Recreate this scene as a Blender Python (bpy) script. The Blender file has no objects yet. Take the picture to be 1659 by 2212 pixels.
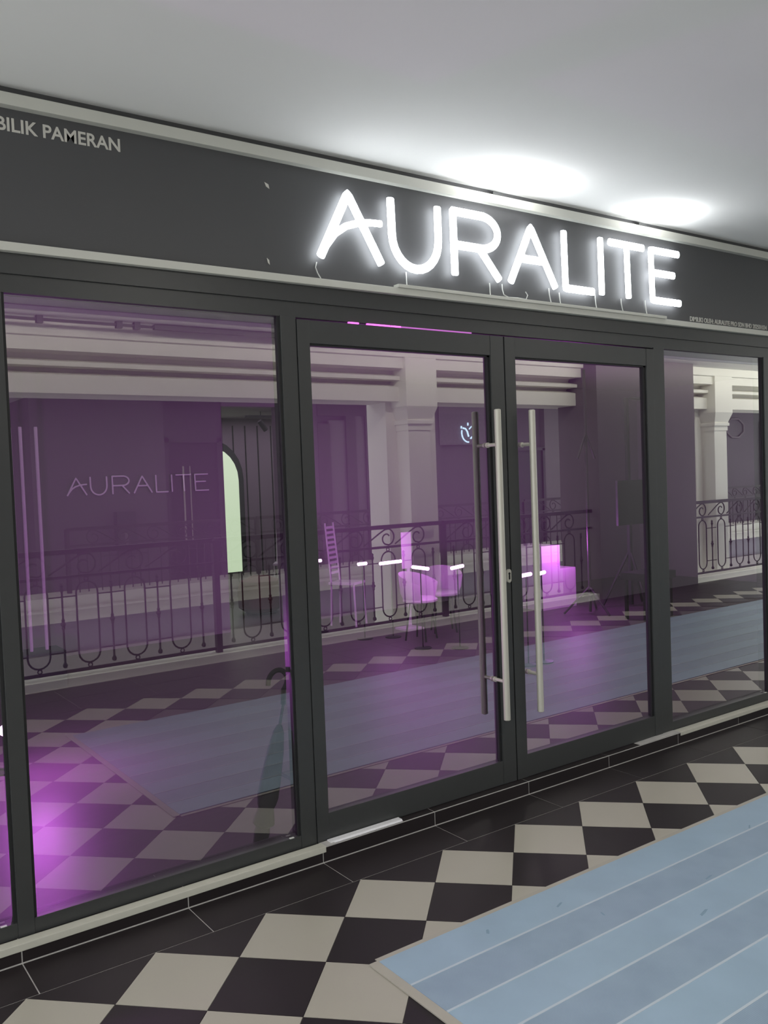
import bpy, bmesh, math, random
from mathutils import Vector, Matrix
random.seed(7)
scene = bpy.context.scene
COL = scene.collection
PI = math.pi

# ------------------------------------------------------------------ camera
def cam_axes(yaw, pitch, roll):
    f = Vector((math.sin(yaw)*math.cos(pitch), math.cos(yaw)*math.cos(pitch), math.sin(pitch)))
    r = Vector((math.cos(yaw), -math.sin(yaw), 0.0)); u = r.cross(f)
    return r*math.cos(roll)+u*math.sin(roll), u*math.cos(roll)-r*math.sin(roll), f
cd = bpy.data.cameras.new('camera')
cd.sensor_fit = 'VERTICAL'; cd.sensor_height = 36.0; cd.lens = 1901.63*36.0/2212.0
cd.clip_start = 0.05; cd.clip_end = 200
cam = bpy.data.objects.new('camera', cd); COL.objects.link(cam)
_r, _u, _f = cam_axes(0.6195, -0.0395, -0.0374)
M = Matrix((( _r.x, _u.x, -_f.x, -0.6113), (_r.y, _u.y, -_f.y, -3.1218), (_r.z, _u.z, -_f.z, 1.5994), (0, 0, 0, 1)))
cam.matrix_world = M
scene.camera = cam

# ------------------------------------------------------------------ world, exposure, fill lights
w = bpy.data.worlds.new('mall_ambience'); scene.world = w; w.use_nodes = True
bg = w.node_tree.nodes['Background']; bg.inputs[0].default_value = (0.93, 0.98, 1.0, 1); bg.inputs[1].default_value = 2.25
vs = scene.view_settings
vs.view_transform = 'Standard'; vs.look = 'None'; vs.gamma = 1.0; vs.use_curve_mapping = False; vs.exposure = 0.0

def area_light(name, loc, size, size_y, power, color, rot=(0, 0, 0), shape='RECTANGLE', spread=PI):
    l = bpy.data.lights.new(name, 'AREA'); l.shape = shape; l.size = size; l.size_y = size_y
    l.energy = power; l.color = color; l.spread = spread
    o = bpy.data.objects.new(name, l); COL.objects.link(o); o.location = loc; o.rotation_euler = rot
    return o
# added unseen fill light above the atrium, for the opposite cornice
area_light('atrium_fill_light', (9, -6.0, 6.5), 22, 3.0, 110, (1.0, 0.98, 0.9))
# added unseen fill under the opposite gallery ceiling
area_light('opposite_gallery_fill', (12, -9.1, 2.9), 18, 0.3, 50, (1.0, 0.97, 0.93))

# ------------------------------------------------------------------ materials
MATS = {}
def mat(name, col, rough=0.5, metal=0.0, noise=0.0, nscale=6.0, bump=0.0, bscale=80.0, emit=None, estr=0.0, rnd=0.0, spec=0.5, stretch=(1, 1, 1)):
    if name in MATS: return MATS[name]
    m = bpy.data.materials.new(name); m.use_nodes = True
    nt = m.node_tree; b = nt.nodes['Principled BSDF']
    b.inputs['Base Color'].default_value = (*col, 1); b.inputs['Roughness'].default_value = rough
    b.inputs['Metallic'].default_value = metal; b.inputs['Specular IOR Level'].default_value = spec
    tc = nt.nodes.new('ShaderNodeTexCoord'); mp = nt.nodes.new('ShaderNodeMapping'); mp.inputs['Scale'].default_value = stretch
    nt.links.new(tc.outputs['Object'], mp.inputs[0])
    if noise > 0 or rnd > 0:
        n = nt.nodes.new('ShaderNodeTexNoise'); n.inputs['Scale'].default_value = nscale; n.inputs['Detail'].default_value = 4
        nt.links.new(mp.outputs[0], n.inputs['Vector'])
        mr = nt.nodes.new('ShaderNodeMapRange'); mr.inputs['To Min'].default_value = 1-noise; mr.inputs['To Max'].default_value = 1+noise
        nt.links.new(n.outputs['Fac'], mr.inputs['Value'])
        val = mr.outputs[0]
        if rnd > 0:
            oi = nt.nodes.new('ShaderNodeObjectInfo')
            m2 = nt.nodes.new('ShaderNodeMapRange'); m2.inputs['To Min'].default_value = 1-rnd; m2.inputs['To Max'].default_value = 1+rnd
            nt.links.new(oi.outputs['Random'], m2.inputs['Value'])
            mm = nt.nodes.new('ShaderNodeMath'); mm.operation = 'MULTIPLY'
            nt.links.new(val, mm.inputs[0]); nt.links.new(m2.outputs[0], mm.inputs[1]); val = mm.outputs[0]
        mx = nt.nodes.new('ShaderNodeVectorMath'); mx.operation = 'SCALE'; mx.inputs[0].default_value = col
        nt.links.new(val, mx.inputs['Scale']); nt.links.new(mx.outputs[0], b.inputs['Base Color'])
    if bump > 0:
        n2 = nt.nodes.new('ShaderNodeTexNoise'); n2.inputs['Scale'].default_value = bscale
        nt.links.new(mp.outputs[0], n2.inputs['Vector'])
        bp = nt.nodes.new('ShaderNodeBump'); bp.inputs['Strength'].default_value = bump; bp.inputs['Distance'].default_value = 0.003
        nt.links.new(n2.outputs['Fac'], bp.inputs['Height']); nt.links.new(bp.outputs[0], b.inputs['Normal'])
    if emit:
        b.inputs['Emission Color'].default_value = (*emit, 1); b.inputs['Emission Strength'].default_value = estr
    MATS[name] = m; return m

def glass_mat():
    m = bpy.data.materials.new('tinted_shop_glass'); m.use_nodes = True; nt = m.node_tree; nt.nodes.clear()
    out = nt.nodes.new('ShaderNodeOutputMaterial'); mix = nt.nodes.new('ShaderNodeMixShader')
    tr = nt.nodes.new('ShaderNodeBsdfTransparent'); tr.inputs[0].default_value = (0.80, 0.765, 0.80, 1)
    gl = nt.nodes.new('ShaderNodeBsdfGlossy'); gl.inputs['Color'].default_value = (1, 1, 0.98, 1); gl.inputs['Roughness'].default_value = 0.0
    lw = nt.nodes.new('ShaderNodeLayerWeight'); lw.inputs['Blend'].default_value = 0.5
    mu = nt.nodes.new('ShaderNodeMath'); mu.operation = 'MULTIPLY_ADD'; mu.inputs[1].default_value = 1.35; mu.inputs[2].default_value = 0.175
    sq = nt.nodes.new('ShaderNodeMath'); sq.operation = 'POWER'; sq.inputs[1].default_value = 2.0; sq.use_clamp = True
    nt.links.new(lw.outputs['Facing'], sq.inputs[0]); nt.links.new(sq.outputs[0], mu.inputs[0]); mu.use_clamp = True; nt.links.new(mu.outputs[0], mix.inputs[0])
    nt.links.new(tr.outputs[0], mix.inputs[1]); nt.links.new(gl.outputs[0], mix.inputs[2]); nt.links.new(mix.outputs[0], out.inputs[0])
    c = bpy.data.materials.new('clear_glass_back'); c.use_nodes = True; nt = c.node_tree; nt.nodes.clear()
    out = nt.nodes.new('ShaderNodeOutputMaterial'); tr = nt.nodes.new('ShaderNodeBsdfTransparent'); tr.inputs[0].default_value = (0.97, 0.96, 0.97, 1)
    nt.links.new(tr.outputs[0], out.inputs[0])
    return m, c
GLASS, GLASSB = glass_mat()

def mat_ribbed(name, col, col2, scale):
    m = bpy.data.materials.new(name); m.use_nodes = True; nt = m.node_tree; b = nt.nodes['Principled BSDF']
    tc = nt.nodes.new('ShaderNodeTexCoord'); wv = nt.nodes.new('ShaderNodeTexWave'); wv.wave_type = 'BANDS'; wv.bands_direction = 'X'
    wv.inputs['Scale'].default_value = scale; nt.links.new(tc.outputs['Object'], wv.inputs['Vector'])
    wy = nt.nodes.new('ShaderNodeTexWave'); wy.wave_type = 'BANDS'; wy.bands_direction = 'Y'; wy.inputs['Scale'].default_value = scale
    nt.links.new(tc.outputs['Object'], wy.inputs['Vector'])
    n = nt.nodes.new('ShaderNodeTexNoise'); n.inputs['Scale'].default_value = 7.0; n.inputs['Detail'].default_value = 6
    nt.links.new(tc.outputs['Object'], n.inputs['Vector'])
    r = nt.nodes.new('ShaderNodeValToRGB'); r.color_ramp.elements[0].color = (*col2, 1); r.color_ramp.elements[1].color = (*col, 1)
    mm = nt.nodes.new('ShaderNodeMath'); mm.operation = 'MULTIPLY'
    nt.links.new(wv.outputs['Fac'], mm.inputs[0]); nt.links.new(wy.outputs['Fac'], mm.inputs[1])
    ad = nt.nodes.new('ShaderNodeMath'); ad.operation = 'MULTIPLY_ADD'; ad.inputs[1].default_value = 0.55
    nt.links.new(mm.outputs[0], ad.inputs[0]); nt.links.new(n.outputs['Fac'], ad.inputs[2]); 
    nt.links.new(ad.outputs[0], r.inputs[0]); nt.links.new(r.outputs[0], b.inputs['Base Color'])
    b.inputs['Roughness'].default_value = 0.45
    return m

m_white_tile = mat('cream_tile', (0.385, 0.36, 0.30), 0.32, noise=0.05, nscale=3, rnd=0.03)
m_black_tile = mat('black_tile', (0.016, 0.012, 0.013), 0.45, spec=0.3, noise=0.25, nscale=3, rnd=0.12)
m_grout_dark = mat('dark_grout', (0.10, 0.09, 0.085), 0.9, noise=0.2)
m_grout_pale = mat('pale_grout', (0.42, 0.40, 0.385), 0.9, noise=0.2, nscale=20)
m_frame = mat('charcoal_aluminium', (0.036, 0.037, 0.037), 0.42, noise=0.08, nscale=30)
m_frame_edge = mat('black_rubber', (0.008, 0.008, 0.009), 0.6, noise=0.1)
m_fascia = mat('charcoal_board', (0.064, 0.063, 0.066), 0.55, noise=0.06, nscale=3)
m_trim = mat('white_trim', (0.55, 0.545, 0.49), 0.5, noise=0.04, nscale=8)
m_ceiling = mat('ceiling_paint', (0.88, 0.87, 0.85), 0.8, noise=0.02, nscale=2)
m_plaster = mat('white_plaster', (0.88, 0.87, 0.79), 0.7, noise=0.03, nscale=2)
m_iron = mat('wrought_iron', (0.016, 0.014, 0.012), 0.5, noise=0.2, nscale=30)
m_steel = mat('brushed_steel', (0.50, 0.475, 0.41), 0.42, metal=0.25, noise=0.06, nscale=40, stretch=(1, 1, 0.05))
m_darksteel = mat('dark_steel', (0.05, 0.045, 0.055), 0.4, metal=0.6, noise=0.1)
m_chrome = mat('chrome', (0.8, 0.8, 0.82), 0.15, metal=1.0, noise=0.05)
m_sill = mat('white_sill', (0.48, 0.465, 0.40), 0.55, noise=0.06, nscale=25)
m_letter = mat('white_neon_acrylic', (0.9, 0.9, 0.9), 0.4, noise=0.01, emit=(0.90, 0.96, 1.0), estr=9.5)
m_print = mat('white_vinyl_print', (0.55, 0.53, 0.48), 0.6, noise=0.05, nscale=40)
m_print_dim = mat('grey_vinyl_print', (0.50, 0.49, 0.45), 0.6, noise=0.05, nscale=40)
m_cable = mat('white_cable', (0.55, 0.55, 0.52), 0.5, noise=0.05)
m_dark_wall = mat('charcoal_wall', (0.115, 0.105, 0.115), 0.7, noise=0.08, nscale=2)
m_mauve = mat('dark_mauve_cladding', (0.12, 0.102, 0.112), 0.6, noise=0.06, nscale=2)
m_int_wall = mat('interior_plaster', (0.34, 0.30, 0.33), 0.8, noise=0.04, nscale=2)
m_int_floor = mat('interior_vinyl_floor', (0.11, 0.09, 0.10), 0.5, noise=0.15, nscale=4, stretch=(1, 6, 1))
m_white_plastic = mat('white_plastic', (0.78, 0.76, 0.78), 0.4, noise=0.03)
m_led = mat('magenta_led', (0.9, 0.5, 0.95), 0.4, noise=0.01, emit=(1.0, 0.55, 1.0), estr=9.0)
m_led2 = mat('pink_led_strip', (0.9, 0.3, 0.9), 0.4, noise=0.01, emit=(1.0, 0.10, 0.85), estr=1.5)
m_glow_panel = mat('painted_magenta_glow', (0.8, 0.3, 0.85), 0.5, noise=0.01, emit=(0.8, 0.06, 0.75), estr=0.6)  # emission stands for magenta light falling on a white panel
m_black = mat('black_fabric', (0.012, 0.011, 0.014), 0.8, noise=0.2, nscale=20)
m_arch = mat('lit_arch_panel', (0.8, 0.85, 0.75), 0.6, noise=0.01, emit=(0.72, 1.0, 0.60), estr=0.9)
m_panel_grey = mat('grey_shop_panel', (0.20, 0.18, 0.19), 0.6, noise=0.05)
m_logo = mat('blue_white_led', (0.7, 0.85, 1.0), 0.4, noise=0.01, emit=(0.55, 0.8, 1.0), estr=3.0)
m_stone = mat('pebbled_stone', (0.16, 0.15, 0.16), 0.7, noise=0.6, nscale=18, bump=0.6, bscale=20)
m_board = mat('grey_board', (0.05, 0.06, 0.055), 0.7, noise=0.06)
m_lens = mat('lamp_diffuser', (0.9, 0.9, 0.9), 0.5, noise=0.01, emit=(1, 0.98, 0.93), estr=4.0)

# ------------------------------------------------------------------ mesh helpers
def box_bm(bm, x0, x1, y0, y1, z0, z1):
    vs_ = [bm.verts.new(p) for p in ((x0,y0,z0),(x1,y0,z0),(x1,y1,z0),(x0,y1,z0),(x0,y0,z1),(x1,y0,z1),(x1,y1,z1),(x0,y1,z1))]
    for f in ((0,3,2,1),(4,5,6,7),(0,1,5,4),(1,2,6,5),(2,3,7,6),(3,0,4,7)): bm.faces.new([vs_[i] for i in f])
def tube_bm(bm, pts, r, n=8, closed=False, ry=1.0):
    pts = [Vector(p) for p in pts]; rings = []; N = len(pts)
    for i, p in enumerate(pts):
        if closed: t = pts[(i+1) % N]-pts[i-1]
        else: t = pts[min(i+1, N-1)]-pts[max(i-1, 0)]
        if t.length < 1e-9: t = Vector((0, 0, 1))
        t.normalize()
        a = Vector((0, 1, 0)) if abs(t.y) < 0.9 else Vector((1, 0, 0))
        s = t.cross(a); s.normalize(); b = s.cross(t); b.normalize()
        rr = r[i] if isinstance(r, (list, tuple)) else r
        rings.append([bm.verts.new(p + s*(rr*math.cos(2*PI*k/n)) + b*(rr*ry*math.sin(2*PI*k/n))) for k in range(n)])
    for i in range(N if closed else N-1):
        A, B = rings[i], rings[(i+1) % N]
        for k in range(n): bm.faces.new((A[k], A[(k+1) % n], B[(k+1) % n], B[k]))
    if not closed:
        bm.faces.new(rings[0][::-1]); bm.faces.new(rings[-1])
def lathe_bm(bm, prof, n=10, axis='Z', off=(0, 0, 0)):
    rings = []
    for r, z in prof:
        ring = []
        for k in range(n):
            a = 2*PI*k/n; c, s = r*math.cos(a), r*math.sin(a)
            p = {'Z': (c, s, z), 'Y': (c, z, s), 'X': (z, c, s)}[axis]
            ring.append(bm.verts.new((p[0]+off[0], p[1]+off[1], p[2]+off[2])))
        rings.append(ring)
    for A, B in zip(rings, rings[1:]):
        for k in range(n): bm.faces.new((A[k], A[(k+1) % n], B[(k+1) % n], B[k]))
    bm.faces.new(rings[0][::-1]); bm.faces.new(rings[-1])
def prism_bm(bm, poly, y0, y1):   # poly in X,Z
    a = [bm.verts.new((x, y0, z)) for x, z in poly]; b = [bm.verts.new((x, y1, z)) for x, z in poly]
    bm.faces.new(a); bm.faces.new(b[::-1]); n = len(poly)
    for i in range(n): bm.faces.new((a[i], b[i], b[(i+1) % n], a[(i+1) % n]))
def profile_x_bm(bm, prof, x0, x1):  # prof closed in Y,Z swept along X
    a = [bm.verts.new((x0, y, z)) for y, z in prof]; b = [bm.verts.new((x1, y, z)) for y, z in prof]
    bm.faces.new(a[::-1]); bm.faces.new(b); n = len(prof)
    for i in range(n): bm.faces.new((a[i], a[(i+1) % n], b[(i+1) % n], b[i]))
def mesh_of(name, bm, m, smooth=False, bevel=0):
    if bevel: bmesh.ops.bevel(bm, geom=bm.edges[:], offset=bevel, segments=2, affect='EDGES', profile=0.7)
    bmesh.ops.recalc_face_normals(bm, faces=bm.faces[:])
    me = bpy.data.meshes.new(name); bm.to_mesh(me); bm.free(); me.materials.append(m)
    if smooth:
        for p in me.polygons: p.use_smooth = True
        me.set_sharp_from_angle(angle=math.radians(40))
    return me
def link(name, me, parent=None, loc=(0, 0, 0), rot=None):
    o = bpy.data.objects.new(name, me); COL.objects.link(o); o.location = loc
    if rot: o.rotation_euler = rot
    if parent: o.parent = parent
    return o
def build(name, m, fn, parent=None, loc=(0, 0, 0), rot=None, smooth=False, bevel=0):
    bm = bmesh.new(); fn(bm); return link(name, mesh_of(name, bm, m, smooth, bevel), parent, loc, rot)
def box(name, m, x0, x1, y0, y1, z0, z1, parent=None, bevel=0):
    return build(name, m, lambda bm: box_bm(bm, x0, x1, y0, y1, z0, z1), parent, bevel=bevel)
def thing(name, label, cat, loc=(0, 0, 0), rz=0, group=None):
    o = bpy.data.objects.new(name, None); COL.objects.link(o); o.location = loc; o.rotation_euler = (0, 0, rz)
    o.empty_display_size = 0.1; tag(o, label, cat, group); return o
def tag(o, label, cat, group=None):
    o['label'] = label; o['category'] = cat
    if group: o['group'] = group
    return o
def struct(o, label=None):
    o['kind'] = 'structure'
    if label: o['label'] = label
    return o
def sgroup(name, label=None):
    o = bpy.data.objects.new(name, None); COL.objects.link(o); o.empty_display_size = 0.1
    return struct(o, label)
def local_box(name, m, x0, x1, y0, y1, z0, z1, parent, bevel=0):
    return box(name, m, x0, x1, y0, y1, z0, z1, parent, bevel)
def fuse(o, voxel):
    md = o.modifiers.new('fuse', 'REMESH'); md.mode = 'VOXEL'; md.voxel_size = voxel; md.use_smooth_shade = True
    dg = bpy.context.evaluated_depsgraph_get(); dg.update()
    me = bpy.data.meshes.new_from_object(o.evaluated_get(dg)); mm = o.data.materials[0]
    o.modifiers.clear(); o.data = me
    if not me.materials: me.materials.append(mm)
    return o
def text_mesh(name, body, m, x0, x1, z0, zc, y, parent, bold=0.0, ex=0.0015):
    cu = bpy.data.curves.new(name, 'FONT'); cu.body = body; cu.size = 1.0; cu.extrude = 0.01; cu.offset = bold
    t = bpy.data.objects.new(name+'_tmp', cu); COL.objects.link(t)
    dg = bpy.context.evaluated_depsgraph_get(); me = bpy.data.meshes.new_from_object(t.evaluated_get(dg))
    bpy.data.objects.remove(t); bpy.data.curves.remove(cu)
    xs = [v.co.x for v in me.vertices]; ys = [v.co.y for v in me.vertices]
    ax, bx_, ay, by = min(xs), max(xs), min(ys), max(ys)
    for v in me.vertices:
        x = x0+(v.co.x-ax)/(bx_-ax)*(x1-x0); z = z0+(v.co.y-ay)/(by-ay)*(zc-z0); yy = y-v.co.z/0.01*ex
        v.co = (x, yy, z)
    me.materials.clear(); me.materials.append(m)
    root = thing(name, '', '') if parent is None else parent
    bm = bmesh.new(); bm.from_mesh(me); bm.verts.ensure_lookup_table(); seen = set(); isl = []
    for v in bm.verts:
        if v.index in seen: continue
        st_, comp = [v], []; seen.add(v.index)
        while st_:
            a = st_.pop(); comp.append(a)
            for e in a.link_edges:
                b = e.other_vert(a)
                if b.index not in seen: seen.add(b.index); st_.append(b)
        isl.append(comp)
    for comp in isl:
        idx = {v.index: i for i, v in enumerate(comp)}
        fs = {f for v in comp for f in v.link_faces}
        c_ = bpy.data.meshes.new('character'); c_.from_pydata([tuple(v.co) for v in comp], [], [[idx[v.index] for v in f.verts] for f in fs]); c_.materials.append(m)
        link('character', c_, root)
    bm.free(); bpy.data.meshes.remove(me); return root

# ------------------------------------------------------------------ measurements
D = 0.3*math.sqrt(2); YB = -0.2234; YF = YB-14*D/2; G = 0.07
CEIL = 2.962; JX, JL = 0.0416, 0.5984; RH = 0.0654

# ------------------------------------------------------------------ walkway floor
floor = struct(box('floor', m_grout_dark, -2.6, 17.0, -4.0, 0.0, -0.15, -0.0035), 'black and cream diagonal checkerboard tiled walkway')
box('grout_bed', m_grout_pale, -2.4, 9.0, YB-0.002, 0.002, -0.004, -0.0015, floor)
box('grout_bed', m_grout_pale, -2.4, 17.0, -4.0, YF+0.002, -0.004, -0.0015, floor)
h = 0.3/2-0.0012
bm = bmesh.new(); box_bm(bm, -h, h, -h, h, -0.010, 0.0); me_w = mesh_of('cream_floor_tile', bm, m_white_tile)
bm = bmesh.new(); box_bm(bm, -h, h, -h, h, -0.010, 0.0); me_b = mesh_of('black_floor_tile', bm, m_black_tile)
def tri(bm, sgn):
    q = D/2-0.002
    prism = [(-q, 0), (q, 0), (0, -sgn*q)]
    a = [bm.verts.new((x, y, -0.01)) for x, y in prism]; b = [bm.verts.new((x, y, 0)) for x, y in prism]
    bm.faces.new(a); bm.faces.new(b)
    for i in range(3): bm.faces.new((a[i], a[(i+1) % 3], b[(i+1) % 3], b[i]))
bm = bmesh.new(); tri(bm, 1); me_tn = mesh_of('edge_tile_near', bm, m_black_tile)
bm = bmesh.new(); tri(bm, -1); me_tf = mesh_of('edge_tile_far', bm, m_black_tile)
nt_ = 0
for j in range(13):
    y = YB-(j+1)*D/2; off = 0.0 if j % 2 == 0 else 0.5
    for k in range(-5, 40):
        x = (k+off)*D
        if x < -1.75 or x > 15: continue
        keep = x < 1.35 or (j <= 3 and x < 7.2) or (j >= 11)
        if not keep: continue
        link('floor_tile', me_w if j % 2 == 0 else me_b, floor, (x, y, 0), (0, 0, PI/4)); nt_ += 1
for k in range(-5, 36):
    x = (k+0.5)*D
    if x < 7.2: link('edge_tile', me_tn, floor, (x, YB-0.002, 0))
    link('edge_tile', me_tf, floor, (x, YF+0.002, 0))
g2 = 0.0022
bm = bmesh.new(); box_bm(bm, g2, JL-g2, YB+g2, -0.0035, -0.012, 0.0); me_bt = mesh_of('border_tile', bm, m_black_tile)
bm = bmesh.new(); box_bm(bm, g2, JL-g2, -0.39+g2, -g2, -0.012, 0.0); me_ft = mesh_of('border_tile', bm, m_black_tile)
bm = bmesh.new(); box_bm(bm, g2, JL-g2, 0.0, 0.075, 0.0035, RH); me_rt = mesh_of('riser_tile', bm, m_black_tile)
for k in range(-4, 14): link('border_tile', me_bt, floor, (JX+k*JL, 0, 0))
for k in range(-3, 27):
    for r_ in range(2): link('border_tile', me_ft, floor, (JX+k*JL, YF-0.39*r_, 0))
riser = struct(box('trim_step', m_grout_pale, -2.4, 9.0, 0.0012, 0.10, -0.05, RH-0.0012), 'low black tiled step under the shopfront')
for k in range(-4, 14): link('riser_tile', me_rt, riser, (JX+k*JL, 0, 0))
box('edge_grout', m_grout_pale, -2.4, 9.0, -0.0012, 0.0016, RH-0.0025, RH+0.0008, riser)

# ------------------------------------------------------------------ ceiling over the walkway
struct(box('ceiling', m_ceiling, -2.6, 17.0, -4.35, 0.30, CEIL, CEIL+0.12))

# ------------------------------------------------------------------ shopfront
front = struct(box('wall_front', m_fascia, -2.4, 9.0, 0.10, 0.22, 2.27, CEIL+0.05), 'charcoal shopfront bulkhead above the glazing')
fb = box('fascia_board', m_fascia, -2.4, 9.0, 0.045, 0.10, 2.425, 2.90, front)
box('top_band', m_fascia, -2.4, 9.0, 0.05, 0.10, 2.90, CEIL+0.02, front)
box('header_bar', m_frame, -2.4, 9.0, 0.045, 0.13, 2.335, 2.425, front)
box('header_lip', m_frame, -2.4, 9.0, 0.055, 0.12, 2.272, 2.335, front)
for (x, z, a) in ((0, 0, 0),):
    pass
def chip(px, pz, dx, dz):
    build('paint_chip', m_print, lambda bm: prism_bm(bm, [(px, pz), (px+dx, pz-dz*0.3), (px+dx*1.2, pz-dz), (px+dx*0.4, pz-dz*0.7)], 0.0435, 0.047), fb)
chip(1.118, 2.80, 0.018, 0.024); chip(1.115, 2.498, 0.010, 0.026)
t1 = struct(box('trim_1', m_trim, -2.4, 9.0, 0.012, 0.10, 2.888, 2.93, bevel=0.003), 'off-white moulding above the fascia board')
t2 = struct(box('trim_2', m_trim, -2.4, 9.0, 0.018, 0.10, 2.405, 2.435, bevel=0.003), 'off-white moulding below the fascia board')
tag(box('cable_duct', m_trim, 1.745, 3.635, 0.008, 0.045, 2.434, 2.449, bevel=0.002), 'slim off-white cable duct lying on the lower moulding under the lit letters', 'cable duct')

def mullion(x0, x1, z0=RH, z1=2.275):
    box('mullion', m_frame, x0, x1, 0.05, 0.13, z0, z1, front, bevel=0.002)
for a in ((0.045, 0.100), (1.168, 1.240), (3.562, 3.655), (4.668, 4.735), (-1.10, -1.045), (5.75, 5.82)): mullion(*a)

def pane(parent, x0, x1, z0, z1, y=G):
    me = bpy.data.meshes.new('pane'); bm = bmesh.new(); box_bm(bm, x0, x1, y, y+0.008, z0, z1)
    bmesh.ops.recalc_face_normals(bm, faces=bm.faces[:])
    for f in bm.faces: f.material_index = 0 if f.normal.y < -0.9 else 1
    bm.to_mesh(me); bm.free(); me.materials.append(GLASS); me.materials.append(GLASSB)
    return link('pane', me, parent)
def window(n, x0, x1, label):
    wd = sgroup('window_%d' % n, label)
    pane(wd, x0-0.004, x1+0.004, 0.105, 2.276)
    box('bottom_rail', m_frame, x0, x1, 0.052, 0.125, RH, 0.118, wd, bevel=0.002)
    box('side_bead', m_frame_edge, x0-0.002, x0+0.010, 0.058, 0.069, 0.118, 2.272, wd)
    box('side_bead', m_frame_edge, x1-0.012, x1+0.002, 0.058, 0.069, 0.118, 2.272, wd)
    box('sill_clip', m_cable, x1-0.055, x1-0.035, 0.050, 0.060, 0.119, 0.1215, wd)
    return wd
window(1, -1.045, 0.045, 'dark tinted shop window cut off by the left picture edge')
window(2, 0.100, 1.168, 'large tinted fixed window left of the double door')
window(3, 3.655, 4.668, 'tinted fixed window right of the double door')
window(4, 4.735, 5.75, 'tinted window beyond the right picture edge')
struct(box('wall_right_front', m_fascia, 5.82, 10.4, 0.06, 0.2, -0.1, 2.3))
struct(box('wall_left_front', m_fascia, -2.4, -1.10, 0.06, 0.2, -0.1, 2.3))
# white sill strips on the step
struct(box('trim_3', m_sill, -2.4, 1.252, -0.004, 0.040, RH-0.022, RH+0.004, bevel=0.003), 'white sill strip under the left windows')
struct(box('trim_4', m_sill, 3.655, 9.0, -0.004, 0.048, RH-0.018, RH+0.004, bevel=0.003), 'white sill strip under the right windows')

def door(n, x0, x1, lw, rw, label):
    d = sgroup('door_%d' % n, label)
    zb, zt = RH+0.0015, 2.264
    for a, b in ((x0, x0+lw), (x1-rw, x1)):
        box('stile', m_frame, a, b, 0.046, 0.095, zb, zt, d, bevel=0.002)
    box('top_rail', m_frame, x0+lw, x1-rw, 0.048, 0.094, 2.168, zt, d, bevel=0.002)
    box('bottom_rail', m_frame, x0+lw, x1-rw, 0.048, 0.094, zb, 0.182, d, bevel=0.002)
    pane(d, x0+lw-0.004, x1-rw+0.004, 0.178, 2.172)
    box('glazing_bead', m_frame_edge, x0+lw, x0+lw+0.006, 0.056, 0.069, 0.182, 2.168, d)
    box('glazing_bead', m_frame_edge, x1-rw-0.016, x1-rw, 0.056, 0.069, 0.182, 2.168, d)
    box('glazing_bead', m_frame_edge, x0+lw, x1-rw, 0.056, 0.069, 2.160, 2.168, d)
    return d
d1 = door(1, 1.243, 2.400, 0.058, 0.086, 'left leaf of the charcoal-framed glass double door')
d2 = door(2, 2.408, 3.558, 0.070, 0.066, 'right leaf of the charcoal-framed glass double door')
def handle(parent, x, yo, yi, z0, z1):
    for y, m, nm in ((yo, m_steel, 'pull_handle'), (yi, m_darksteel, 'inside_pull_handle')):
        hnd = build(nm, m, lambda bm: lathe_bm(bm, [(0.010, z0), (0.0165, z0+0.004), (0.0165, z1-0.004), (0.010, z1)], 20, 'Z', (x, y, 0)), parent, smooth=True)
        for z in (z0+0.19, z1-0.17):
            ya, yb = (min(y, G), max(y, G))
            build('standoff', m_steel if y < G else m_darksteel, lambda bm: lathe_bm(bm, [(0.009, ya), (0.009, yb)], 12, 'Y', (x, 0, z)), hnd, smooth=True)
            build('rose', m_steel, lambda bm: lathe_bm(bm, [(0.013, G-0.012 if y < G else G+0.009), (0.013, G-0.001 if y < G else G+0.02)], 16, 'Y', (x, 0, z)), hnd, smooth=True)
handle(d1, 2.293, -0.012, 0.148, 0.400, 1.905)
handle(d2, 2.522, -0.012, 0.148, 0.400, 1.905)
def oval_bm(bm, cx, cz, hw, hh, y0, y1):
    poly = []
    for k in range(24):
        a = 2*PI*k/24; x = hw*math.cos(a); z = hw*math.sin(a) + (hh-hw if math.sin(a) >= 0 else -(hh-hw))
        poly.append((cx+x, cz+z))
    prism_bm(bm, poly, y0, y1)
lk = build('lock_plate', m_steel, lambda bm: oval_bm(bm, 2.383, 1.092, 0.0135, 0.033, 0.036, 0.047), d1)
build('keyhole', m_frame_edge, lambda bm: oval_bm(bm, 2.383, 1.086, 0.005, 0.012, 0.0345, 0.037), lk)
build('keyhole', m_frame_edge, lambda bm: oval_bm(bm, 2.383, 1.103, 0.0065, 0.0065, 0.0345, 0.037), lk)
tag(build('threshold_strip', m_white_plastic, lambda bm: profile_x_bm(bm, [(0.006, RH), (0.042, RH), (0.042, RH+0.008), (0.012, RH+0.008), (0.012, RH+0.003), (0.006, RH+0.003)], 1.285, 1.66)),
    'loose white threshold strip lying in front of the left door leaf', 'threshold strip')
tag(box('mortar_patch', m_grout_pale, 1.245, 1.30, -0.002, 0.044, RH, RH+0.0035), 'grey mortar patch on the step below the left door jamb', 'mortar patch')
tag(build('cement_smear', m_grout_pale, lambda bm: prism_bm(bm, [(3.30, RH), (3.655, RH), (3.655, RH+0.004), (3.45, RH+0.003)], 0.004, 0.05)), 'dusty cement smear on the step below the right door leaf', 'cement smear')
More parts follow.
